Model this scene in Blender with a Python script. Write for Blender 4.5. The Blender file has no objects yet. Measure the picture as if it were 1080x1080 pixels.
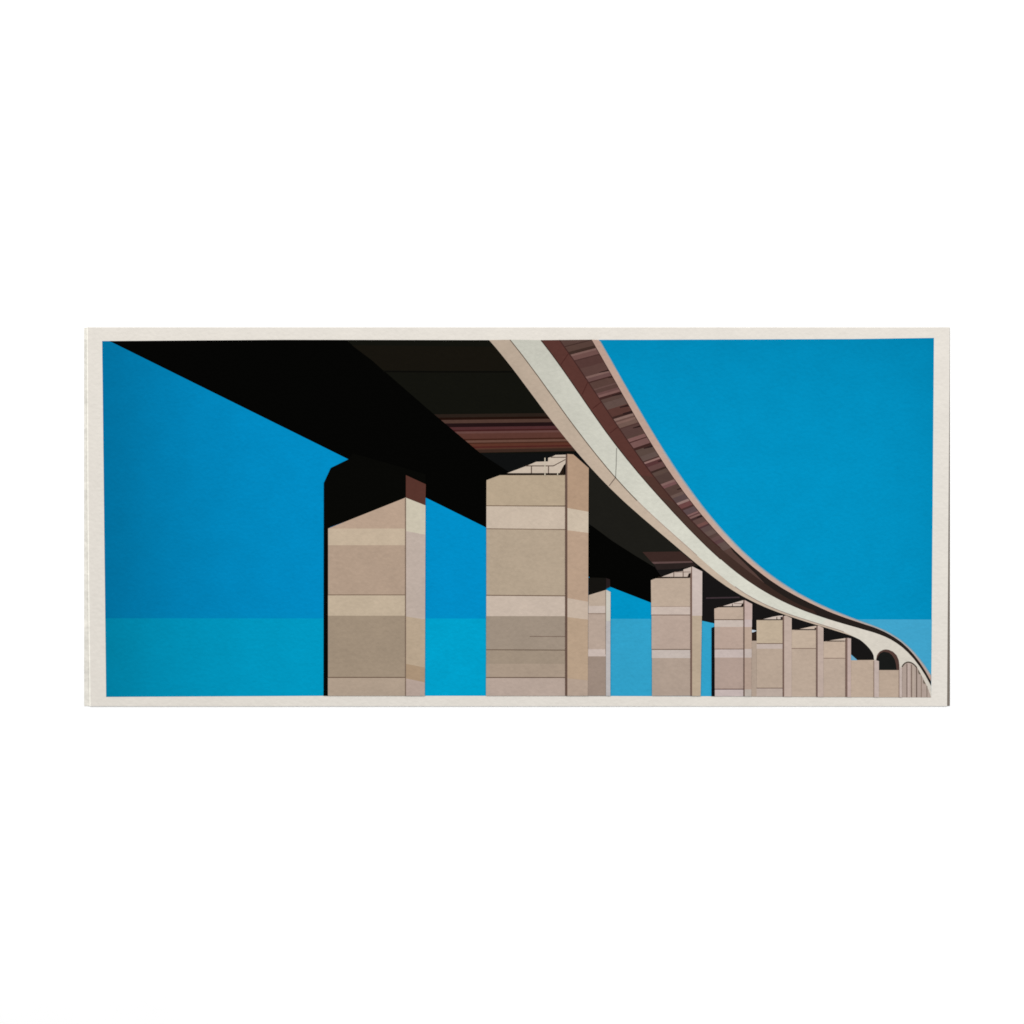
# A wide art print lying on a white table, seen from straight above.
# The picture on the print (a road bridge over blue water) is flat ink on paper: it is built as
# thin printed sheets, one on top of the other.  1 unit = 1 metre; 1 mm on the print = 0.001.
import bpy, bmesh, math, bisect
from mathutils.geometry import tessellate_polygon
from mathutils import Vector

scene = bpy.context.scene
COL = scene.collection
STEP = 0.00003                      # thickness of one ink layer
LIGHT = 1.185                       # light reaching the flat print (world + lamps), for ink albedos


def P(x, y, z=0.0):                 # millimetres on the sheet (from its top-left frame corner) -> metres
    return ((x - 540.0) / 1000.0, (540.0 - y) / 1000.0, z)


def lin(c):
    c = max(0.0, c) / 255.0
    return c / 12.92 if c <= 0.04045 else ((c + 0.055) / 1.055) ** 2.4


MATS = {}


def ink(rgb, name='ink', mottle=0.07, sat=None, fade=None, fady=None, rough=0.6):
    key = (name, rgb, mottle, fade, fady)
    if key in MATS:
        return MATS[key]
    m = bpy.data.materials.new('%s_%02x%02x%02x' % ((name,) + tuple(int(v) for v in rgb)))
    m.use_nodes = True
    nt = m.node_tree
    N, L = nt.nodes, nt.links
    b = N['Principled BSDF']
    b.inputs['Roughness'].default_value = rough
    b.inputs['Specular IOR Level'].default_value = 0.01
    g = 0.982 if name == 'ink' and max(rgb) > 90 else 1.0     # the pale inks are laid a little heavier
    warm = (1.0, 0.996, 1.014) if g < 1 else (1, 1, 1)
    alb = [min(0.93, lin(v * g * k) / LIGHT) for v, k in zip(rgb, warm)]
    tc = N.new('ShaderNodeTexCoord')
    # uneven ink cover: small grain + cloudy mottling
    n1 = N.new('ShaderNodeTexNoise'); n1.inputs['Scale'].default_value = 210; n1.inputs['Detail'].default_value = 3
    n2 = N.new('ShaderNodeTexNoise'); n2.inputs['Scale'].default_value = 38; n2.inputs['Detail'].default_value = 2
    L.new(tc.outputs['Object'], n1.inputs['Vector']); L.new(tc.outputs['Object'], n2.inputs['Vector'])
    add = N.new('ShaderNodeMath'); add.operation = 'ADD'
    L.new(n1.outputs['Fac'], add.inputs[0]); L.new(n2.outputs['Fac'], add.inputs[1])
    mr = N.new('ShaderNodeMapRange')
    mr.inputs['From Min'].default_value = 0.6; mr.inputs['From Max'].default_value = 1.4
    mr.inputs['To Min'].default_value = 1 - mottle; mr.inputs['To Max'].default_value = 1 + mottle
    L.new(add.outputs[0], mr.inputs['Value'])
    fac = mr.outputs['Result']
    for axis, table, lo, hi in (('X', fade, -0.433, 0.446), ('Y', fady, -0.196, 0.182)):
        if not table:               # makes the colour lighter / darker along this axis
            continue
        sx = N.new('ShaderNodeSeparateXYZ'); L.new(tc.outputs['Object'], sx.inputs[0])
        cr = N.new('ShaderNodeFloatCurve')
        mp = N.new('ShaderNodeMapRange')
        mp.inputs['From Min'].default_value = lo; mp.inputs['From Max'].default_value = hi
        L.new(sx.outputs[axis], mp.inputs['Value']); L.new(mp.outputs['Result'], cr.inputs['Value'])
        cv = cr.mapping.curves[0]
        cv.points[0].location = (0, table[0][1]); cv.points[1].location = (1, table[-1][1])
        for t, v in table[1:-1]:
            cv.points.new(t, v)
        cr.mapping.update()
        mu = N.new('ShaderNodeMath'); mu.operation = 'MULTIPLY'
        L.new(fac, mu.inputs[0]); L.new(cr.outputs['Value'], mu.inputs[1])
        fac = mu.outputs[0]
    vm = N.new('ShaderNodeVectorMath'); vm.operation = 'SCALE'
    vm.inputs[0].default_value = alb
    L.new(fac, vm.inputs['Scale'])
    L.new(vm.outputs['Vector'], b.inputs['Base Color'])
    # tooth of the art paper under the ink
    n3 = N.new('ShaderNodeTexNoise'); n3.inputs['Scale'].default_value = 260; n3.inputs['Detail'].default_value = 2
    L.new(tc.outputs['Object'], n3.inputs['Vector'])
    bp = N.new('ShaderNodeBump'); bp.inputs['Strength'].default_value = 0.6; bp.inputs['Distance'].default_value = 0.0007
    L.new(n3.outputs['Fac'], bp.inputs['Height']); L.new(bp.outputs['Normal'], b.inputs['Normal'])
    MATS[key] = m
    return m


class Sheet:
    """collects flat printed shapes and links them as ONE mesh object"""
    def __init__(s, name, parent=None, label=None):
        s.name, s.parent, s.label = name, parent, label
        s.v, s.f, s.mi, s.m = [], [], [], []

    def slot(s, mat):
        if mat not in s.m:
            s.m.append(mat)
        return s.m.index(mat)

    def poly(s, pts, c, layer, **k):
        mat = ink(tuple(c), **k) if not isinstance(c, bpy.types.Material) else c
        z = layer * STEP
        base = len(s.v)
        s.v += [P(x, y, z) for x, y in pts]
        i = s.slot(mat)
        for t in tessellate_polygon([[Vector((x, -y, 0)) for x, y in pts]]):
            a, b_, d = [Vector((pts[q][0], -pts[q][1])) for q in t]
            cr = (b_ - a).x * (d - a).y - (b_ - a).y * (d - a).x
            if abs(cr) < 1e-9:
                continue
            s.f.append([base + q for q in (t if cr > 0 else (t[0], t[2], t[1]))])
            s.mi.append(i)
        return s

    def rect(s, x0, y0, x1, y1, c, layer, **k):
        return s.poly([(x0, y0), (x1, y0), (x1, y1), (x0, y1)], c, layer, **k)

    def line(s, pts, w, c, layer, **k):
        up, dn = [], []
        n = len(pts)
        for i, (x, y) in enumerate(pts):
            a, b = pts[max(0, i - 1)], pts[min(n - 1, i + 1)]
            dx, dy = b[0] - a[0], b[1] - a[1]
            l = math.hypot(dx, dy) or 1
            up.append((x - dy / l * w / 2, y + dx / l * w / 2))
            dn.append((x + dy / l * w / 2, y - dx / l * w / 2))
        return s.poly(up + dn[::-1], c, layer, **k)

    def build(s):
        me = bpy.data.meshes.new(s.name)
        me.from_pydata(s.v, [], s.f)
        for m in s.m:
            me.materials.append(m)
        for p, i in zip(me.polygons, s.mi):
            p.material_index = i
        me.update()
        o = bpy.data.objects.new(s.name, me)
        COL.objects.link(o)
        if s.parent:
            o.parent = s.parent
        if s.label:
            o['label'] = s.label
        return o


def at(curve, x):                   # y of a curve at x
    xs = [p[0] for p in curve]
    i = min(max(bisect.bisect(xs, x) - 1, 0), len(xs) - 2)
    (x0, y0), (x1, y1) = curve[i], curve[i + 1]
    return y0 + (y1 - y0) * (x - x0) / (x1 - x0)


def upto(curve, x0=-1e9, x1=1e9):   # the part of a curve between x0 and x1, ends included
    r = [p for p in curve if x0 <= p[0] <= x1]
    if x0 > curve[0][0] and (not r or r[0][0] > x0):
        r.insert(0, (x0, at(curve, x0)))
    if x1 < curve[-1][0] and (not r or r[-1][0] < x1):
        r.append((x1, at(curve, x1)))
    return r


def x_at(curve, y):                 # x of a (falling) curve at height y
    for (x0, y0), (x1, y1) in zip(curve, curve[1:]):
        if y0 <= y <= y1:
            return x0 + (x1 - x0) * (y - y0) / (y1 - y0)
    return curve[0][0] if y < curve[0][1] else curve[-1][0]


TOP = [(107.8, 359.7), (300, 358.5), (680, 358.4), (900, 357.6), (985, 356.4)]
BOT = [(112, 735.0), (320, 733.8), (700, 733.8), (790, 734.4), (982, 735.5)]

# long edges of the bridge, left to right
CURVE_A = [ (515.8,358.7), (521.9,365.6), (527.9,372.8), (534.0,380.4), (540.1,388.1), (546.2,396.1), (552.2,404.2), (558.3,412.4), (564.4,420.6), (570.4,428.7), (576.5,436.8), (582.6,444.8), (588.7,452.6), (594.7,460.2), (600.8,467.6), (606.9,474.9), (612.9,482.0), (619.0,488.9), (625.1,495.6), (631.2,502.2), (637.2,508.5), (643.3,514.7), (649.4,520.6), (655.4,526.4), (661.5,532.0), (667.6,537.4), (673.7,542.8), (679.7,548.0), (685.8,553.2), (691.9,558.4), (697.9,563.5), (704.0,568.6), (710.1,573.8), (716.2,579.0), (722.2,584.1), (728.3,589.2), (734.4,594.3), (740.4,599.2), (746.5,604.0), (752.6,608.7), (758.7,613.2), (764.7,617.4), (770.8,621.4), (776.9,625.2), (782.9,628.7), (789.0,631.9), (795.1,635.0), (801.2,637.8), (807.2,640.5), (813.3,643.0), (819.4,645.3), (825.4,647.5), (831.5,649.7), (837.6,651.7), (843.7,653.7), (849.7,655.6), (855.8,657.5), (861.9,659.3), (867.9,661.2), (874.0,663.0), (880.1,664.9), (886.2,666.8), (892.2,668.7), (898.3,670.7) ]
CURVE_B = [ (537.9,358.4), (543.9,365.9), (550.0,373.6), (556.0,381.5), (562.0,389.6), (568.1,397.8), (574.1,406.2), (580.1,414.5), (586.2,422.9), (592.2,431.3), (598.2,439.6), (604.3,447.8), (610.3,455.8), (616.3,463.7), (622.4,471.5), (628.4,479.1), (634.5,486.5), (640.5,493.8), (646.5,500.8), (652.6,507.6), (658.6,514.2), (664.6,520.6), (670.7,526.8), (676.7,532.7), (682.7,538.5), (688.8,544.2), (694.8,549.7), (700.8,555.2), (706.9,560.6), (712.9,566.0), (718.9,571.3), (725.0,576.7), (731.0,582.1), (737.0,587.5), (743.1,592.9), (749.1,598.1), (755.1,603.2), (761.2,608.2), (767.2,613.0), (773.2,617.5), (779.3,621.8), (785.3,625.8), (791.3,629.4), (797.4,632.8), (803.4,635.9), (809.4,638.8), (815.5,641.4), (821.5,643.9), (827.6,646.2), (833.6,648.4), (839.6,650.4), (845.7,652.4), (851.7,654.3), (857.7,656.2), (863.8,658.1), (869.8,660.0), (875.8,661.9), (881.9,663.8), (887.9,665.8), (893.9,667.9), (900.0,670.1), (906.0,672.5) ]
CURVE_C = [ (570.6,358.8), (576.6,366.5), (582.7,374.5), (588.7,382.8), (594.8,391.3), (600.8,400.0), (606.9,408.8), (612.9,417.6), (619.0,426.5), (625.0,435.3), (631.1,443.9), (637.1,452.4), (643.2,460.7), (649.2,468.7), (655.3,476.5), (661.3,484.1), (667.4,491.5), (673.4,498.8), (679.5,505.8), (685.5,512.8), (691.6,519.6), (697.6,526.3), (703.7,532.9), (709.7,539.5), (715.8,546.0), (721.8,552.4), (727.9,558.7), (733.9,564.8), (740.0,570.9), (746.0,576.8), (752.1,582.5), (758.1,588.0), (764.2,593.4), (770.2,598.5), (776.2,603.3), (782.3,607.9), (788.3,612.3), (794.4,616.4), (800.4,620.3), (806.5,624.0), (812.5,627.4), (818.6,630.7), (824.6,633.8), (830.7,636.7), (836.7,639.4), (842.8,642.0), (848.8,644.4), (854.9,646.6), (860.9,648.8), (867.0,650.8), (873.0,652.8), (879.1,654.7), (885.1,656.5), (891.2,658.3), (897.2,660.0), (903.3,661.7), (909.3,663.5), (915.4,665.2), (921.4,667.0), (927.5,669.1), (933.5,671.5), (939.6,674.5), (945.6,678.2), (951.7,682.7), (957.7,688.2), (963.8,694.9), (969.8,702.8), (975.9,712.3), (981.9,723.3) ]
CURVE_D = [ (624.1,358.3), (630.2,368.9), (636.2,379.6), (642.3,390.3), (648.4,401.1), (654.4,411.8), (660.5,422.5), (666.6,433.1), (672.6,443.6), (678.7,453.9), (684.7,464.0), (690.8,473.9), (696.9,483.4), (702.9,492.7), (709.0,501.7), (715.1,510.3), (721.1,518.7), (727.2,526.7), (733.3,534.5), (739.3,542.0), (745.4,549.2), (751.5,556.1), (757.5,562.8), (763.6,569.3), (769.6,575.4), (775.7,581.4), (781.8,587.0), (787.8,592.5), (793.9,597.7), (800.0,602.6), (806.0,607.3), (812.1,611.8), (818.2,615.9), (824.2,619.8), (830.3,623.4), (836.4,626.8), (842.4,630.0), (848.5,633.1), (854.5,636.1), (860.6,638.9), (866.7,641.7), (872.7,644.4), (878.8,646.9), (884.9,649.2), (890.9,651.4), (897.0,653.5), (903.1,655.5), (909.1,657.5), (915.2,659.5), (921.3,661.5), (927.3,663.8), (933.4,666.5), (939.4,669.7), (945.5,673.5), (951.6,678.2), (957.6,683.8), (963.7,690.5), (969.8,698.4), (975.8,707.7), (981.9,718.5) ]
CURVE_E = [ (632.2,358.3), (638.2,368.9), (644.3,379.5), (650.3,390.2), (656.3,400.8), (662.3,411.4), (668.4,421.9), (674.4,432.3), (680.4,442.6), (686.5,452.8), (692.5,462.7), (698.5,472.4), (704.6,481.9), (710.6,491.2), (716.6,500.1), (722.6,508.8), (728.7,517.3), (734.7,525.4), (740.7,533.3), (746.8,541.0), (752.8,548.3), (758.8,555.4), (764.8,562.1), (770.9,568.6), (776.9,574.8), (782.9,580.8), (789.0,586.4), (795.0,591.8), (801.0,596.9), (807.0,601.8), (813.1,606.4), (819.1,610.8), (825.1,614.9), (831.2,618.9), (837.2,622.6), (843.2,626.2), (849.3,629.5), (855.3,632.7), (861.3,635.8), (867.3,638.6), (873.4,641.4), (879.4,644.0), (885.4,646.5), (891.5,648.9), (897.5,651.3), (903.5,653.5), (909.5,655.7), (915.6,657.8), (921.6,660.1), (927.6,662.5), (933.7,665.2), (939.7,668.4), (945.7,672.1), (951.8,676.4), (957.8,681.6), (963.8,687.6), (969.8,694.7), (975.9,702.8), (981.9,712.2) ]
CURVE_F = [ (590.1,358.6), (596.2,367.2), (602.3,375.9), (608.4,384.8), (614.5,393.9), (620.5,403.0), (626.6,412.2), (632.7,421.4), (638.8,430.6), (644.9,439.7), (651.0,448.8), (657.1,457.7), (663.2,466.5), (669.3,475.1), (675.3,483.5), (681.4,491.8), (687.5,499.8), (693.6,507.7), (699.7,515.3), (705.8,522.7), (711.9,529.9), (718.0,536.8), (724.0,543.5), (730.1,550.0), (736.2,556.2), (742.3,562.2), (748.4,568.0), (754.5,573.5), (760.6,578.9), (766.7,584.2), (772.8,589.3), (778.8,594.2), (784.9,599.1), (791.0,603.8), (797.1,608.4), (803.2,613.0), (809.3,617.3), (815.4,621.5), (821.5,625.5), (827.6,629.3), (833.6,632.8), (839.7,636.0), (845.8,638.9), (851.9,641.5), (858.0,643.6) ]


def bot(x):
    return at(BOT, x)


# ------------------------------------------------------------------ the print
print_root = bpy.data.objects.new('art_print', None)
COL.objects.link(print_root)
print_root.empty_display_size = 0.1
print_root['label'] = 'wide off white art print of a curving road bridge on beige piers'
print_root['category'] = 'art print'


def slab(name, pts, z0, z1, mat, parent=None):
    bm = bmesh.new()
    lo = [bm.verts.new(P(x, y, z0)) for x, y in pts]
    hi = [bm.verts.new(P(x, y, z1)) for x, y in pts]
    bm.faces.new(hi[::-1]); bm.faces.new(lo)
    n = len(pts)
    for i in range(n):
        j = (i + 1) % n
        bm.faces.new([lo[j], lo[i], hi[i], hi[j]])
    bmesh.ops.recalc_face_normals(bm, faces=bm.faces[:])
    me = bpy.data.meshes.new(name)
    bm.to_mesh(me); bm.free()
    me.materials.append(mat)
    o = bpy.data.objects.new(name, me)
    COL.objects.link(o)
    if parent:
        o.parent = parent
    return o


PAPER = (227, 221, 212)
paper = slab('paper_sheet', [(91.4, 345.2), (1001.7, 345.2), (1001.3, 420), (998.9, 744.8), (94.4, 744.8), (92.4, 560)],
             -0.0004, 0.0, ink(PAPER, 'paper', 0.035, rough=0.8), print_root)
edge = Sheet('edge_highlight', paper, 'bright highlight painted along the left edge of the paper')  # light caught by the paper's left edge, painted as a pale strip
lft = [(91.4, 345.2), (91.7, 420), (92.1, 500), (92.6, 580), (93.4, 660), (94.4, 744.8)]
edge.poly([(x - .2, y) for x, y in lft] + [(x + 1.2, y) for x, y in lft[::-1]], (250, 246, 235), 1, mottle=0.15, name='highlight')
edge.build()

# sky: the whole picture field
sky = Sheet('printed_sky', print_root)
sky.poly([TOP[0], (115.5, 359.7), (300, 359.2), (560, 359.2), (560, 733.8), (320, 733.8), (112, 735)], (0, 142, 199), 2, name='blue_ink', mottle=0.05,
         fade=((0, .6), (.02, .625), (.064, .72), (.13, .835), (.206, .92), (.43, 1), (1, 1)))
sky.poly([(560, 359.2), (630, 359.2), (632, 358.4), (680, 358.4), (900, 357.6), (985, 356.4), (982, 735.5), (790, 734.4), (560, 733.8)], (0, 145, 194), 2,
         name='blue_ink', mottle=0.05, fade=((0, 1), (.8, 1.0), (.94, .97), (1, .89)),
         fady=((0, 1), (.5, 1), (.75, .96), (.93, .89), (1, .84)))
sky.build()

# sea: bands of lighter blue under the horizon
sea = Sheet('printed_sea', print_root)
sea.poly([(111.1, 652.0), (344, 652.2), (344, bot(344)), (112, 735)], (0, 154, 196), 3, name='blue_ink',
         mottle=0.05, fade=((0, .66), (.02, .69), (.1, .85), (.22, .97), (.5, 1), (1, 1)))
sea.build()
sea = Sheet('printed_sea', print_root)
sea.poly([(430, 652.2), (530, 652.4), (530, bot(530)), (430, bot(430))], (0, 161, 204), 3, name='blue_ink', mottle=0.06)
sea.build()
sea = Sheet('printed_sea', print_root)
sea.poly([(635, 652.6), (830, 653.0), (830, 734.6), (790, 734.4), (700, 733.8), (635, 733.8)], (50, 161, 201), 3,
         name='blue_ink', mottle=0.06)
sea.poly([(830, 653.0), (982.8, 653.4), (982, 735.5), (830, 734.6)], (64, 163, 202), 3,
         name='blue_ink', mottle=0.06)
sea.build()

# ------------------------------------------------------------------ bridge deck
A, B, C, D, E, F = CURVE_A, CURVE_B, CURVE_C, CURVE_D, CURVE_E, CURVE_F
ARCH1 = [(902.6, 672.5), (906.7, 674.5), (910, 677), (913.3, 680), (916, 682.8), (918.3, 685.6), (920.2, 688.5),
         (921.4, 691.4), (921.8, 695.8)]
deck = Sheet('printed_bridge_deck', print_root)
under = [(115.5, 359.7), (240, 421.3), (367.5, 484.4), (449, 524.8), (513, 556.5), (580, 589.2), (643.5, 618.9),
         (686.5, 635.6), (740, 654.6), (753, 657.4), (793, 664), (798, 666.2), (835, 677), (870, 688),
         (896.5, 689.2), (904.3, 696.6), (921.8, 697)]
deck.poly(under + ARCH1[::-1] + A[::-1] + [(300, 358.4)], (3, 3, 2), 4)
deck_o = deck.build()

# soffit: slightly lighter bays of the underside
sof = Sheet('soffit', deck_o)
bay = [(365, 358.6), (392.2, 380), (452.2, 432.2), (479.4, 455), (507, 478.3)]
sof.poly(bay + [(560, 478), (606, 477.6)] + [p for p in A[::-1] if p[1] < 475], (17, 17, 12), 5)
sof.poly([(371, 364), (392.2, 380), (404, 390.6), (470, 391), (540.6, 391)] + [p for p in A[::-1] if 364 < p[1] < 390.5], (21, 18, 12), 5.4)
sof.line([(404, 391.8), (470, 392.2), (542, 392.2)], 1.4, (9, 8, 6), 6)
sof.poly([(507, 478.3), (606, 477.4), upto(A, 610)[0]] + upto(A, 610, 700) + [(664, 560), (640, 560), (622, 554)], (14, 15, 15), 5)
sof.poly([(621, 552), (645, 570), (670.8, 586.5), (690, 598), (740, 600)] + upto(A, 621, 741)[::-1], (28, 27, 23), 6)
sof.poly([(690, 597.5), (720, 600)] + upto(A, 738, 898) + ARCH1 + [(904.4, 696.4), (897, 689.6), (870, 687.6), (835, 676.6), (798, 666), (793, 663.8), (753, 657.2), (740, 654.4), (720, 640)], (23, 21, 21), 6)
sof.build()


def girder(rows, xl, tilt, layer):
    g = Sheet('cross_girder', deck_o)
    for y0, y1, c in rows:
        pts = [(xl(y0), y0), (xl(y1), y1)]
        def right(y):
            x = 500
            for _ in range(30):
                x = x_at(A, y + tilt * (x - 495))
            return (x, y + tilt * (x - 495))
        g.poly(pts + [right(y1), right(y0)], c, layer)
    return g.build()


def bay_x(y):
    for (x0, y0), (x1, y1) in zip(bay, bay[1:]):
        if y0 <= y <= y1:
            return x0 + (x1 - x0) * (y - y0) / (y1 - y0)
    return 505.5


girder([(437, 440.5, (40, 30, 24)), (440.5, 443, (31, 15, 9)), (443, 446.6, (78, 56, 48)), (446.6, 450.6, (32, 17, 18)),
        (450.6, 453.5, (77, 44, 45)), (453.5, 455.2, (64, 29, 28)), (455.2, 457.4, (100, 68, 62)),
        (457.4, 463, (88, 54, 46)), (463, 464.6, (64, 34, 25)), (464.6, 467, (102, 72, 60)),
        (467, 468.2, (68, 38, 28)), (468.2, 471, (88, 50, 38)), (471, 472.5, (76, 34, 30)),
        (472.5, 474.2, (82, 50, 40)), (474.2, 477.4, (57, 39, 31))], bay_x, -0.016, 7)
g2 = Sheet('cross_girder', deck_o)
g2.poly([(677.6, 582.2), (717.4, 581.6), (728.5, 590.6), (729.5, 591.8), (687, 592.6)], (58, 40, 36), 7)
g2.poly([(687, 592.6), (729.5, 591.8), (731, 593.4), (689.5, 594.7)], (96, 74, 70), 7)
g2.poly([(689.5, 594.7), (731, 593.4), (735, 596.4), (716, 600), (693, 601)], (42, 33, 31), 7)
g2.build()
g3 = Sheet('cross_girder', deck_o)
g3.line([(744.6, 630.8), (780, 630)], 1.5, (62, 50, 54), 7)
g3.build()

# fascia: beige lower strip, cream web above it
strip = Sheet('fascia_strip', deck_o)
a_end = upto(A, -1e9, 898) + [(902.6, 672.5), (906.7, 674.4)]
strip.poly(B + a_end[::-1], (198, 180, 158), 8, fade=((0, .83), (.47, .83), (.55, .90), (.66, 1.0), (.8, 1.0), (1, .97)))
strip.build()

web = Sheet('fascia_web', deck_o)
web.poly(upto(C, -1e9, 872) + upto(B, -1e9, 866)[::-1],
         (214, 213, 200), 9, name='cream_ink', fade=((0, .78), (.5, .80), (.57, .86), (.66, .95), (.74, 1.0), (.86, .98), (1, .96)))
web.poly(upto(C, 872) + [(982, 735.5), (921.8, 735.2), (921.8, 697)] + ARCH1[::-1] + [(898, 670.2)] + upto(B, 866, 890)[::-1],
         (216, 209, 197), 9, name='cream_ink', fade=((0, 1), (.92, 1), (1, .93)))
web.line(upto(B, -1e9, 672), 0.9, (98, 85, 72), 10)
web.line(upto(B, 672, 735), 0.8, (176, 158, 142), 10)
web.line([(x, y - .2) for x, y in upto(B, 775, 890)], 0.6, (150, 132, 124), 10)
web.line([(650.3, 472.6), (649.9, 490), (649.2, 503.8)], 1.0, (147, 146, 134), 10)
web.line([(649.2, 503.6), (642.4, 512.4)], 0.9, (120, 104, 92), 10)
web.build()

# parapet: maroon kerb, slatted panels, dark gap
para = Sheet('parapet', deck_o)
para.poly(C + D[::-1], (38, 31, 28), 11)
para.poly(upto(F, -1e9, 690) + upto(C, -1e9, 676)[::-1], (87, 53, 47), 12)
para.poly(upto(F, 690, 712) + upto(C, 676, 696)[::-1], (79, 53, 46), 12)
para.poly(upto(F, 712, 858) + [(862, 648.4)] + upto(C, 696, 860)[::-1], (73, 53, 46), 12,
          fade=((0, 1), (.68, 1.0), (.73, .92), (.77, .74), (.82, .6), (1, .6)))
para.line(upto(C, -1e9, 760), 1.0, (60, 42, 36), 13)
for (fx, fy), (cx, cy) in [((599.5, 373), (591.5, 384.5)), ((620, 403), (614, 416)), ((634, 424), (625, 431)),
                           ((652, 450), (643, 457))]:
    para.line([(fx, fy), (cx, cy)], 0.9, (72, 38, 34), 13)
para.build()

slats = Sheet('parapet_slats', deck_o, 'row of reddish brown slatted panels along the parapet')
G = [(773.7, 582.4), (785.4, 594), (797, 605.3), (808, 616.8)]
slats.poly(upto(F, -1e9, 807) + G[::-1] + upto(D, -1e9, 767)[::-1], (84, 63, 57), 14)


def slope(y):
    tb = [(358, -.25), (374, -.26), (443, -.31), (511, -.38), (560, -.42), (620, -.45)]
    return at([(p[0], p[1]) for p in tb], y)


def cross(y, f=1.0):               # point on the outer rail edge reached by a slat that starts at height y
    x0 = x_at(F, y); k = slope(y)
    x = x0
    while x < x0 + 60 and y + k * (x - x0) > at(D, x):
        x += 0.1
    x = x0 + (x - x0) * f
    return (x, y + k * (x - x0))


ROWS = [(365.4, 366.2, (62, 43, 38)), (366.2, 371.4, (84, 63, 56)), (371.4, 374.2, (60, 43, 37)), (374.2, 376, (124, 95, 87)),
        (376, 380.2, (108, 78, 72)), (380.2, 381.2, (70, 46, 43)), (381.2, 389, (82, 56, 52)), (389, 397.4, (89, 64, 59)),
        (397.6, 399.6, (126, 98, 90)), (399.6, 403, (104, 76, 72)), (403, 404.2, (66, 42, 38)), (404.2, 410.5, (86, 63, 57)),
        (410.5, 411.8, (100, 75, 69)), (411.8, 415.2, (84, 61, 56)), (415.2, 417.4, (104, 74, 70)), (417.4, 419.6, (122, 90, 84)), (419.6, 422, (62, 38, 35)),
        (422, 425.5, (86, 66, 60)), (425.5, 432.4, (96, 77, 70)), (432.4, 440, (86, 56, 50)), (440, 442.2, (58, 38, 34)),
        (442.2, 444.4, (134, 108, 98)), (444.4, 446, (104, 78, 70)), (446, 448, (126, 98, 88)), (448, 451.8, (112, 88, 78)),
        (451.8, 453, (78, 54, 50)), (453, 461.6, (85, 62, 58)), (463.4, 466.6, (124, 90, 85)), (466.6, 467.6, (72, 44, 42)),
        (467.6, 473, (118, 86, 81)), (473, 475.4, (60, 37, 34)), (475.4, 482, (88, 71, 64)), (482, 486.8, (97, 80, 73)),
        (486.8, 488, (74, 52, 48)), (488, 489.6, (146, 114, 106)), (489.6, 493, (84, 52, 52)), (493, 497.6, (98, 70, 66)),
        (497.6, 499.4, (58, 40, 36)), (499.4, 503, (88, 70, 63)), (503, 510.8, (80, 62, 57)), (511, 513, (130, 100, 94)),
        (513, 515.6, (116, 82, 80)), (515.6, 523.4, (84, 64, 58)), (523.4, 526, (104, 84, 76)), (526, 531, (88, 71, 70)),
        (531, 533, (148, 122, 114)), (533, 537, (108, 70, 67)), (537, 538.6, (72, 48, 46)), (538.6, 543.4, (92, 74, 74)),
        (543.6, 545, (132, 98, 94)), (545, 546, (92, 64, 60)), (546, 547.6, (126, 96, 90)), (547.6, 549.6, (66, 46, 44)),
        (549.6, 554, (96, 72, 66)), (554, 556.6, (116, 80, 74)), (556.6, 558, (78, 54, 56)), (558, 562, (94, 75, 71)),
        (562, 566, (102, 83, 76)), (566, 568.5, (86, 66, 61)), (568.5, 571.5, (98, 74, 70)), (571.5, 574.5, (92, 66, 66)),
        (574.5, 581, (98, 80, 74))]
for y0, y1, c in ROWS:
    slats.poly([(x_at(F, y0), y0), (x_at(F, y1), y1), cross(y1, .985), cross(y0, .985)], c, 15)
# dark wedges behind the slats next to the rail
for y, h, f in [(396.8, 1.5, .6), (404, 1.0, .8), (421, 1.6, .55), (433.2, 2.0, .58), (439.6, 3.2, .55), (455, 1.6, .6), (475.5, 2.2, .5),
                (491, 1.6, .75), (520, 1.3, .7), (548, 2.0, .55)]:
    p, q = cross(y, f), cross(y, .99)
    slats.poly([p, (p[0] + .4, p[1] + h * .5), (q[0] + .6, q[1] + h), q], (44, 28, 27), 16)
slats.line([p for p in upto(F, -1e9, 760)], 1.0, (66, 40, 37), 16)
slats.line(upto(D, 624.8, 770), 1.3, (58, 36, 33), 16)
slats.build()

rail = Sheet('handrail', deck_o)
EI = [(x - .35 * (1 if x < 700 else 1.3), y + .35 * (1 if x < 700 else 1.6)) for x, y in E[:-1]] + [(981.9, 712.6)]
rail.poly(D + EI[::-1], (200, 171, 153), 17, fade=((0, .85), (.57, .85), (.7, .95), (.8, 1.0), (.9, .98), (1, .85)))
rail.line([(x - .2, y + .1) for x, y in upto(E, 633, 981.5)], 1.2, (128, 160, 172), 16)
rail.line([(x - .9, y + .6) for x, y in upto(E, 700, 981)], 1.0, (176, 172, 168), 18)
rail.build()

# arches at the far end of the deck
arch = Sheet('arch_opening', deck_o)
ring = [(924, 697), (924.0, 695.8), (924.7, 691.7), (926, 689.2), (927.8, 687.2), (931.7, 685.2), (934.4, 684.9), (937.2, 685.3),
        (941.7, 687.2), (945.6, 691.1), (947.8, 696.1), (948.5, 701.1), (948.6, 707)]
arch.poly(ring + [(926.9, 707), (926.9, 697)], (82, 60, 54), 11)
arch.poly([(924.3, 697), (925.4, 693), (928.3, 688.8), (932, 687.3), (937.2, 688.2), (940.6, 690.8), (943.6, 695.6), (945, 701), (945.6, 707),
           (926.9, 707), (926.9, 697)], (25, 26, 25), 12)
arch.build()
arch = Sheet('arch_opening', deck_o)
a3 = [(951.3, 703.4), (952.6, 701.2), (954.4, 699.4), (956.4, 698.5), (958.5, 698.3), (960.6, 698.8), (962.7, 699.9), (964.8, 701.7), (966.8, 704)]
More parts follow.
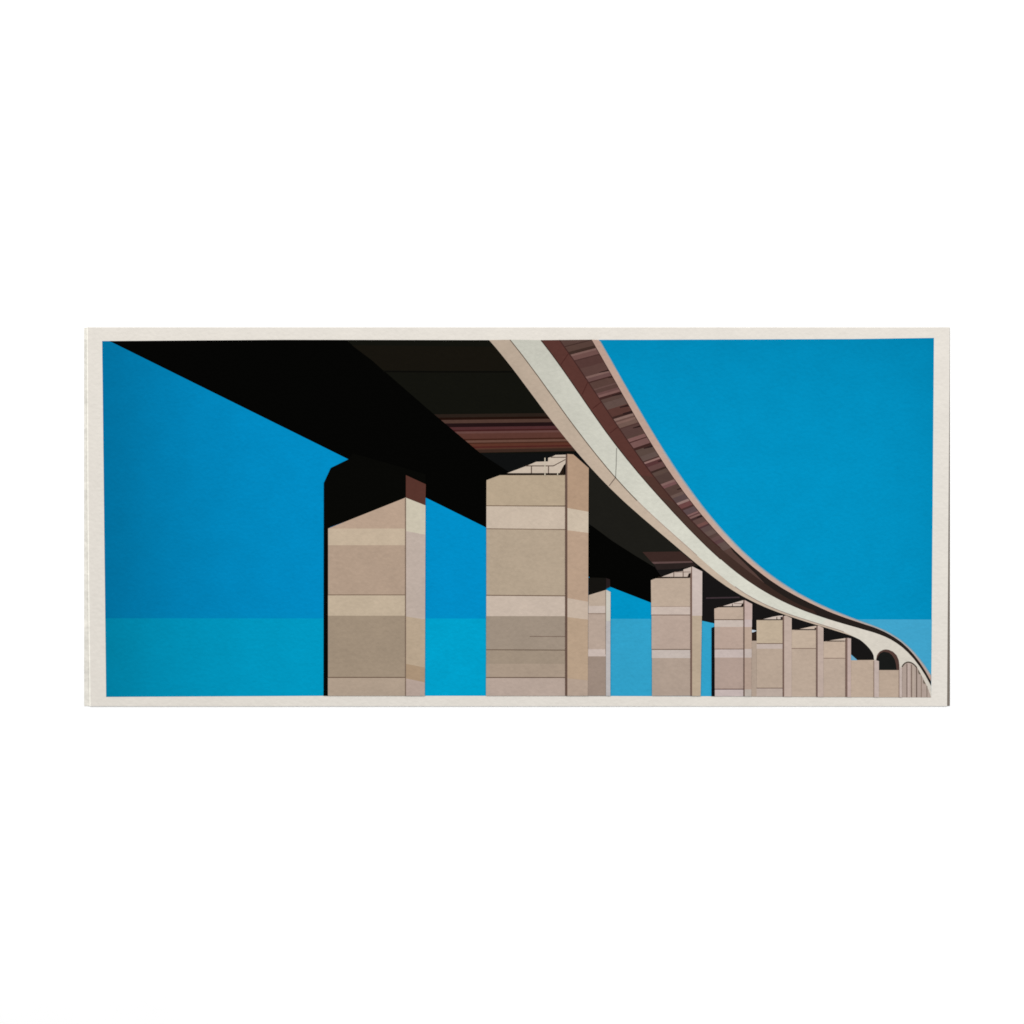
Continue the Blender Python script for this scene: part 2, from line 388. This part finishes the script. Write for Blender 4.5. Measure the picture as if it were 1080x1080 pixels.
H = [(967.8, 704.5), (972.4, 713.3), (977, 722), (979.4, 728), (981.9, 735.4)]
arch.poly(a3 + H + [(951.3, 735.3)], (178, 161, 148), 11)
arch.line(a3, 1.3, (78, 69, 60), 13)
arch.poly([(968.4, 706.2), (971.2, 711.2), (969.2, 711.0), (968.3, 709)], (112, 102, 88), 13)
arch.poly([(973.6, 716.6), (976.2, 721.2), (974.2, 721), (973.4, 719)], (112, 102, 88), 13)
for x, y, w, c in [(956.5, 700, 1, (122, 104, 94)), (961.4, 701, .9, (116, 96, 84)), (966.7, 704, 1.1, (108, 92, 80)),
                   (971.7, 712.5, .8, (140, 122, 108)), (977.6, 723.5, .9, (132, 118, 104))]:
    arch.rect(x - w / 2, y, x + w / 2, bot(x) + .0, c, 13)
for x0, x1, y, c in [(957, 959.6, 699.6, (192, 174, 162)), (962, 964.4, 701.5, (184, 168, 152))]:
    arch.rect(x0, y, x1, bot(x0), c, 12)
arch.build()

# ------------------------------------------------------------------ piers
L0 = 20
LINE = (124, 104, 90)


def pier(face, sideface=None, label=None, gap=None, ledge=None, posts=None):
    """face: (outline color bands); bands = list of (points, colour)"""
    s = Sheet('printed_pier', print_root, label)
    for pts, c in face:
        s.poly(pts, c, s_layer(s))
    o = s.build()
    for nm, parts in (('side_face', sideface), ('shadow_gap', gap), ('bearing_ledge', ledge), ('railing', posts)):
        if parts:
            q = Sheet(nm, o)
            q.n0 = {'side_face': 30, 'shadow_gap': 30, 'bearing_ledge': 34, 'railing': 38}[nm]
            for pts, c in parts:
                q.poly(pts, c, s_layer(q))
            q.build()
    return o


def s_layer(s):
    if not hasattr(s, 'n0'):
        s.n0 = L0
    s.n = getattr(s, 'n', -1) + 1
    return s.n0 + s.n * 0.4


def R(x0, y0, x1, y1, dl=0.0):
    return [(x0, y0), (x1, y0 + dl), (x1, y1 + dl), (x0, y1)]


def column(xl, xr, top, bands, bottom=None):
    """front face as stacked bands: top = list of outline points left to right; bands = [(y_end, colour)]"""
    out = []
    y = None
    for i, (ye, c) in enumerate(bands):
        ye = bot(xl) if ye is None else ye
        if i == 0:
            out.append((top + [(xr, ye), (xl, ye)], c))
        else:
            out.append((R(xl, y, xr, ye), c))
        y = ye
    return out


def ln(xl, xr, y, h=0.9, c=LINE, dl=0.0):
    return (R(xl, y - h / 2, xr, y + h / 2, dl), c)


# first pier, upper half in shade
b1 = bot(345)
f = [([(372, 478), (367.5, 484.4), (349, 493.5), (341.6, 509.5), (341.3, b1), (348, b1), (348, 556), (430, 526), (449, 524.6), (449, 500)], (6, 6, 4)),
     ([(346.1, 557.4), (427.8, 524.8), (427.8, 557.4)], (187, 163, 140)),
     (R(346.1, 557.4, 427.8, 575), (199, 181, 155)), (R(346.1, 575, 427.8, 627.2), (180, 158, 136)),
     (R(346.0, 627.2, 427.7, 649.4), (197, 180, 154)), (R(346.0, 649.4, 427.6, 714.2), (163, 146, 124)),
     (R(345.9, 714.2, 427.5, b1), (179, 161, 140)),
     ln(346, 427.7, 627.4, .8, (120, 98, 80)), ln(346, 427.6, 714.4, .9, (104, 82, 66))]
sd = [([(428.1, 501.1), (449.2, 510.8), (448.6, 533.0), (428.1, 524.7)], (85, 51, 43)),
      ([(427.9, 524.8), (448.8, 533.0), (448.7, 563.9), (427.9, 560)], (206, 198, 175)),
      ([(427.9, 560), (448.7, 563.9), (448.4, 653.3), (427.8, 650)], (192, 177, 163)),
      ([(427.8, 650), (448.4, 653.3), (448.2, 704), (427.8, 700)], (187, 168, 142)),
      ([(427.8, 700), (448.2, 704), (448.1, 719.5), (427.8, 715.4)], (173, 149, 121)),
      ([(427.8, 715.4), (448.1, 719.5), (448.0, bot(440)), (427.8, bot(440))], (184, 165, 151)),
      (R(427.3, 525.4, 428.3, bot(428)), (124, 104, 88))]
pier(f, sd, 'nearest left pier, dark shaded top and black left edge')

# second pier
b2 = bot(560)
f = [([(513.1, 506.4), (527.2, 501.2), (596, 500.9), (596, 533.2), (513, 533.2)], (184, 166, 139)),
     (R(513, 533.2, 596, 557.5, .5), (203, 187, 166)), (R(513, 557.5, 596, 627.7, .7), (182, 165, 141)),
     (R(512.9, 628.2, 596, 649.8), (203, 187, 169)), (R(512.8, 649.8, 596, 685), (162, 147, 129)),
     (R(512.8, 685, 596, 700), (163, 147, 127)), (R(512.7, 700, 596, 714.4), (173, 155, 135)),
     (R(512.6, 714.4, 596, b2), (186, 168, 153)),
     ln(513, 596, 533.3, .8, (120, 98, 80), .6), ln(513, 596, 557.6, .8, (128, 106, 88), .9), ln(512.9, 596, 627.8, .9, (116, 94, 78), .6),
     ln(558.6, 596, 671.2, .7, (126, 106, 92)), ln(512.8, 596, 685.2, .9, (116, 98, 82), .4), ln(512.7, 596, 714.5, .9, (104, 84, 70))]
sd = [([(598.2, 478.8), (604.7, 479.3), (620.9, 493.7), (620.6, 539.7), (598.2, 535.7)], (180, 152, 125)),
      ([(598.2, 535.7), (620.6, 539.7), (620.5, 562), (598.2, 559.2)], (205, 190, 167)),
      ([(598.2, 559.2), (620.5, 562), (620.3, 634.6), (598.2, 630.6)], (186, 160, 135)),
      ([(598.2, 630.6), (620.3, 634.6), (620.2, 653.5), (598.2, 650.7)], (200, 182, 162)),
      ([(598.2, 650.7), (620.2, 653.5), (620.0, 717.5), (598.2, 715.4)], (187, 163, 136)),
      ([(598.2, 715.4), (620.0, 717.5), (619.9, bot(610)), (598.2, bot(610))], (184, 164, 145)),
      ([(596.8, 479.4), (598.4, 479.2), (598.4, b2), (596.0, b2), (596.0, 500.9), (596.6, 500.8)], (104, 82, 70))]
lg = [(R(535, 498.8, 595.6, 500.9), (34, 24, 17)),
      ([(534.9, 499.0), (555.0, 491.5), (565.6, 487.0), (577.9, 486.7), (578.2, 482.8), (581.5, 482), (585.8, 479.9), (596.7, 479.5),
        (596.4, 488.5), (590.5, 499)], (203, 188, 168)),
      ([(595.2, 489.5), (595.0, 500.9), (589.2, 500.9), (590.6, 498.4)], (34, 24, 17))]
rl = [(R(554.2, 490.9, 583.7, 491.8), (86, 68, 58)), ([(583.5, 490.9), (596.3, 484.2), (596.3, 485.1), (583.6, 491.8)], (86, 68, 58)),
      (R(581, 481.9, 596.4, 482.7), (96, 78, 66)), (R(560.0, 491.5, 561.0, 499), (92, 74, 64)), (R(578.0, 491.5, 578.9, 499), (92, 74, 64)),
      (R(574.2, 482.8, 575.3, 501.6), (206, 195, 172)), (R(587.6, 498, 588.6, 501.2), (206, 195, 172))]
pier(f, sd, 'second pier, full sunlit face with a railing on its ledge', None, lg, rl)

# narrow pier seen behind the second one
b3 = bot(630)
f = [([(620.6, 609), (639, 609.5), (639.4, 622.3), (620.8, 627.9)], (20, 18, 15)),
     ([(620.7, 627.7), (639.2, 622.1), (639.2, 639), (620.6, 639)], (189, 171, 151)), (R(620.6, 639, 639.1, 647), (201, 186, 172)),
     (R(620.4, 647, 639, 684.6), (186, 167, 150)), (R(620.2, 684.6, 639, 692.2), (204, 188, 176)),
     (R(620, 692.2, 639, b3), (159, 141, 126)), ln(620.4, 639, 647.2, .8, (140, 118, 100)), (R(638.4, 623, 639.2, 690), (150, 134, 118))]
sd = [([(639.2, 609.6), (643.4, 611), (643.6, 619), (639.2, 621)], (38, 29, 29)),
      ([(639.2, 622.0), (643.9, 624.3), (643.8, 655), (639.2, 655)], (202, 200, 186)), (R(639.1, 655, 643.7, bot(640)), (190, 186, 182))]
pier(f, sd, 'narrow pier half hidden behind the second pier')

# fourth pier
b4 = bot(710)
f = [([(686.5, 611.9), (691.5, 610.0), (728.2, 609.1), (728.2, 639.7), (686.8, 639.7)], (191, 172, 151)), (R(686.9, 639.7, 728.2, 648.4), (203, 187, 173)),
     (R(687.2, 648.4, 728.2, 684.8), (187, 167, 151)), (R(687.4, 684.8, 728.2, 694), (199, 187, 176)), (R(687.6, 694, 728.2, b4), (178, 160, 143)),
     ln(687, 728.2, 639.7, .5, (160, 138, 122)), ln(687, 728.2, 648.6, .8, (120, 98, 84)), ln(687.4, 728.2, 684.9, .9, (116, 96, 80))]
sd = [([(729.6, 597.4), (731, 597.8), (740.6, 602.7), (740.4, 649.4), (729.6, 649.4)], (206, 191, 180)),
      ([(729.6, 649.4), (740.2, 649.4), (738.9, bot(735)), (729.6, bot(735))], (189, 171, 146)),
      ([(728.6, 598.3), (729.9, 597.6), (729.9, b4), (728.0, b4), (728.0, 609)], (118, 94, 82))]
lg = [(R(694, 608.2, 727.6, 609.4), (48, 36, 30)),
      ([(697.8, 608.3), (711, 603.4), (720.5, 602.2), (720.8, 600.6), (729, 597.9), (728.6, 604), (726.6, 605), (725.6, 608.3)], (201, 185, 170))]
rl = [(R(710.2, 603.6, 711, 608.3), (120, 100, 88)), (R(720, 602.4, 720.9, 608.3), (112, 92, 80)), (R(711, 602.9, 728, 603.5), (130, 110, 98)),
      ([(726.8, 604), (726.8, 608.6), (724.8, 608.6)], (52, 38, 32))]
pier(f, sd, 'fourth pier, with a small ledge under the deck', None, lg, rl)

# fifth pier
b5 = bot(770)
f = [([(750.5, 662.0), (754, 661), (754, b5), (750.4, b5)], (16, 14, 16)),
     ([(753.3, 641.9), (757.6, 640.6), (784, 639.8), (784, 653.4), (753.4, 653.4)], (192, 172, 152)), (R(753.5, 653.4, 784, 661.2), (203, 189, 176)),
     (R(753.6, 661.2, 784, 684.4), (188, 166, 150)), (R(753.7, 684.4, 784, 693.5), (202, 187, 178)), (R(753.8, 693.5, 784, 726.6), (180, 159, 145)),
     (R(753.9, 726.6, 784, b5), (200, 185, 178)),
     ln(753.5, 784, 653.5, .9, (116, 96, 82)), ln(753.7, 784, 684.5, .8, (130, 108, 94)), ln(753.8, 784, 726.8, .9, (104, 80, 72))]
sd = [([(785, 632.7), (793.3, 637), (793.2, 653.4), (785, 653.4)], (196, 174, 163)), (R(785, 653.4, 793, 661.2), (201, 185, 178)),
      (R(785, 661.2, 792.8, 684.4), (187, 165, 146)), (R(785, 684.4, 792.7, 693.5), (200, 186, 176)), (R(785, 693.5, 792.5, 727), (181, 159, 142)),
      (R(785, 727, 792.4, b5), (188, 177, 164)), ([(784, 633.2), (785.2, 632.7), (785.3, b5), (784, b5)], (106, 84, 74))]
lg = [(R(759, 639.0, 783.2, 640.1), (40, 28, 24)), ([(762.5, 639.2), (775.2, 635.4), (778, 634.6), (784, 632.9), (783.6, 636), (781.6, 639.2)], (205, 190, 176))]
rl = [(R(772, 636.8, 772.8, 639.2), (90, 72, 62)), ([(783, 636), (783, 640), (780.8, 640)], (40, 28, 24)), (R(774, 636.3, 783, 636.8), (120, 100, 88))]
pier(f, sd, 'fifth pier, with a black left edge', None, lg, rl)

# pale sliver between the fifth and sixth piers
f = [(R(792.6, 663.8, 798, 667), (190, 204, 212)), (R(792.6, 667, 798, 676), (44, 32, 27)), (R(792.2, 675.8, 798, bot(795)), (178, 160, 142)),
     ([(792.6, 662), (798, 663.6), (798, 665.0), (792.6, 664)], (24, 18, 17)), ([(793, 667.4), (798, 665.4), (798, 668), (793, 668)], (44, 32, 27))]
pier(f, None, 'narrow pier half hidden behind the fifth pier')

# piers six to eight
b6 = bot(815)
f = [([(797.9, 654.0), (824.9, 653.5), (825.4, 653.5), (825.4, 678.6), (797.9, 678.6)], (196, 178, 152)), (R(797.9, 678.6, 825.4, 684.2), (198, 182, 170)),
     (R(797.9, 684.2, 825.4, 725.6), (187, 168, 148)), (R(797.9, 725.6, 825.4, b6), (188, 172, 158)),
     ln(797.9, 825.4, 678.7, .8, (120, 100, 86)), ln(797.9, 825.4, 725.7, .8, (124, 102, 90))]
sd = [([(826.4, 649.6), (829, 649.2), (834.9, 651.8), (834.8, bot(830)), (826.4, bot(830))], (194, 175, 160)),
      ([(825.4, 650), (826.9, 649.6), (827, b6), (825.4, b6)], (118, 95, 84))]
lg = [(R(800, 652.8, 825, 653.8), (44, 32, 28)), ([(804.8, 653), (815, 650.4), (821, 649.4), (825.6, 649), (825, 651), (824, 653)], (206, 192, 178))]
rl = [(R(818.8, 650.6, 819.6, 653), (80, 62, 54)), (R(823.2, 650.6, 825, 653.4), (48, 36, 32))]
pier(f, sd, 'sixth pier, pale tan with two thin joints', None, lg, rl)

b7 = bot(845)
f = [([(834.7, 664.3), (860.8, 664.0), (860.8, 683.9), (834.7, 683.9)], (197, 178, 156)), (R(833.4, 683.9, 860.8, b7), (190, 171, 151)),
     ln(833.6, 860.8, 683.9, .8, (134, 112, 98))]
sd = [([(862, 659.9), (864, 660), (868.4, 662.1), (868.4, bot(865)), (862, bot(865))], (193, 174, 160)),
      ([(860.6, 661), (862.3, 659.9), (862.3, b7), (860.6, b7)], (116, 94, 84))]
lg = [(R(838, 663.3, 860, 664.3), (48, 36, 32)), ([(843, 663.4), (855, 660.8), (861, 659.9), (860.4, 663.4)], (204, 186, 166)), (R(859, 662, 860.6, 663.8), (48, 36, 32))]
pier(f, sd, 'seventh pier, with a narrow dark gap above it', None, lg)

b8 = bot(880)
f = [([(868.3, 676.6), (891.8, 676.2), (891.8, 694.1), (868.3, 694.1)], (197, 177, 156)), (R(866.8, 694.1, 891.8, b8), (190, 171, 152)),
     ln(867.2, 891.2, 694.2, .8, (140, 118, 104))]
sd = [([(893.2, 672.6), (897.5, 673.4), (897.3, bot(895)), (893.2, bot(895))], (193, 172, 161)),
      ([(891.4, 673), (893.7, 672.6), (893.7, b8), (891.4, b8)], (122, 99, 88))]
lg = [([(870, 676.4), (880, 674.6), (891.6, 672.9), (891, 676)], (203, 186, 167)), (R(872, 675.6, 890.4, 676.3), (70, 54, 46))]
pier(f, sd, 'eighth pier, next to the first arch', None, lg)

# piers under the arches
f = [([(897, 696.2), (922, 696.0), (922, bot(910)), (896.8, bot(910))], (192, 172, 151)), ([(896.7, 689.4), (904.4, 696.3), (896.6, 696.3)], (104, 168, 196))]
sd = [([(921.8, 696), (924.5, 696.4), (926.9, 697.4), (926.9, bot(925)), (921.8, bot(925))], (196, 179, 168)), (R(921.2, 697, 922, bot(922)), (146, 124, 110))]
pier(f, sd, 'ninth pier, under the widest arch')
f = [(R(926.9, 706.7, 948.4, bot(938)), (190, 170, 149))]
sd = [(R(948.4, 704, 951.2, bot(950)), (199, 183, 172)), (R(947.9, 707, 948.6, bot(948)), (150, 128, 116))]
pier(f, sd, 'tenth pier, under the small round arch')

# ------------------------------------------------------------------ board under the print, table
board = bpy.data.objects.new('backing_board', None)
COL.objects.link(board)
board['label'] = 'thin pale board under the art print, showing as slivers beside it'
board['category'] = 'board'
slab('board_panel', [(88.7, 345.5), (990, 345.5), (990, 744.5), (88.8, 744.5)], -0.0011, -0.0005, ink((230, 226, 216), 'board', 0.2), board)
s = slab('right_strip', [(990, 345.5), (1001.9, 345.5), (1001.9, 744.5), (990, 744.5)], -0.0011, -0.0005, ink((124, 115, 106), 'board', 0.05), board)  # grey brown sliver beyond the paper's right edge
s['label'] = 'grey brown strip showing past the right edge of the paper'

tm = bpy.data.materials.new('white_laminate')
tm.use_nodes = True
tb = tm.node_tree.nodes['Principled BSDF']
tb.inputs['Roughness'].default_value = 0.7
tb.inputs['Specular IOR Level'].default_value = 0.05
tn = tm.node_tree.nodes.new('ShaderNodeTexNoise'); tn.inputs['Scale'].default_value = 60
tr = tm.node_tree.nodes.new('ShaderNodeValToRGB')
tr.color_ramp.elements[0].color = (0.925, 0.925, 0.925, 1); tr.color_ramp.elements[1].color = (0.945, 0.945, 0.945, 1)
tm.node_tree.links.new(tn.outputs['Fac'], tr.inputs['Fac'])
tm.node_tree.links.new(tr.outputs['Color'], tb.inputs['Base Color'])
table = slab('tabletop', [(-1500, -1500), (2580, -1500), (2580, 2580), (-1500, 2580)], -0.03, -0.0011, tm)
table['kind'] = 'structure'
table['label'] = 'plain white tabletop under the print'
table['category'] = 'table top'

# ------------------------------------------------------------------ light and camera
w = bpy.data.worlds.new('World')
scene.world = w
w.use_nodes = True
bg = w.node_tree.nodes['Background']
bg.inputs['Color'].default_value = (1, 1, 1, 1)
bg.inputs['Strength'].default_value = 0.50


def lamp(name, loc, size, power, col=(1, 1, 1)):
    d = bpy.data.lights.new(name, 'AREA')
    d.shape = 'SQUARE'; d.size = size; d.energy = power; d.color = col
    o = bpy.data.objects.new(name, d)
    COL.objects.link(o)
    o.location = loc
    o.rotation_euler = (-Vector(loc)).to_track_quat('-Z', 'Y').to_euler()
    return o


lamp('added_key_lamp', (-1.9, 3.4, 3.2), 1.2, 160)  # unseen area lamp, added for raking light on the paper grain
lamp('added_fill_lamp', (3.4, 1.4, 3.4), 1.4, 111)  # second unseen area lamp, added to even out the light

cam = bpy.data.cameras.new('camera')
cam.sensor_width = 36
HEIGHT = 3.0
cam.lens = 36 * HEIGHT / 1.08
cam.clip_start = 0.05
cam.clip_end = 50
co = bpy.data.objects.new('camera', cam)
COL.objects.link(co)
co.location = (0, 0, HEIGHT)
scene.camera = co

scene.view_settings.view_transform = 'Standard'
scene.view_settings.look = 'None'
scene.view_settings.exposure = 0
scene.view_settings.gamma = 1
scene.view_settings.use_curve_mapping = False
scene.cycles.filter_width = 1.7
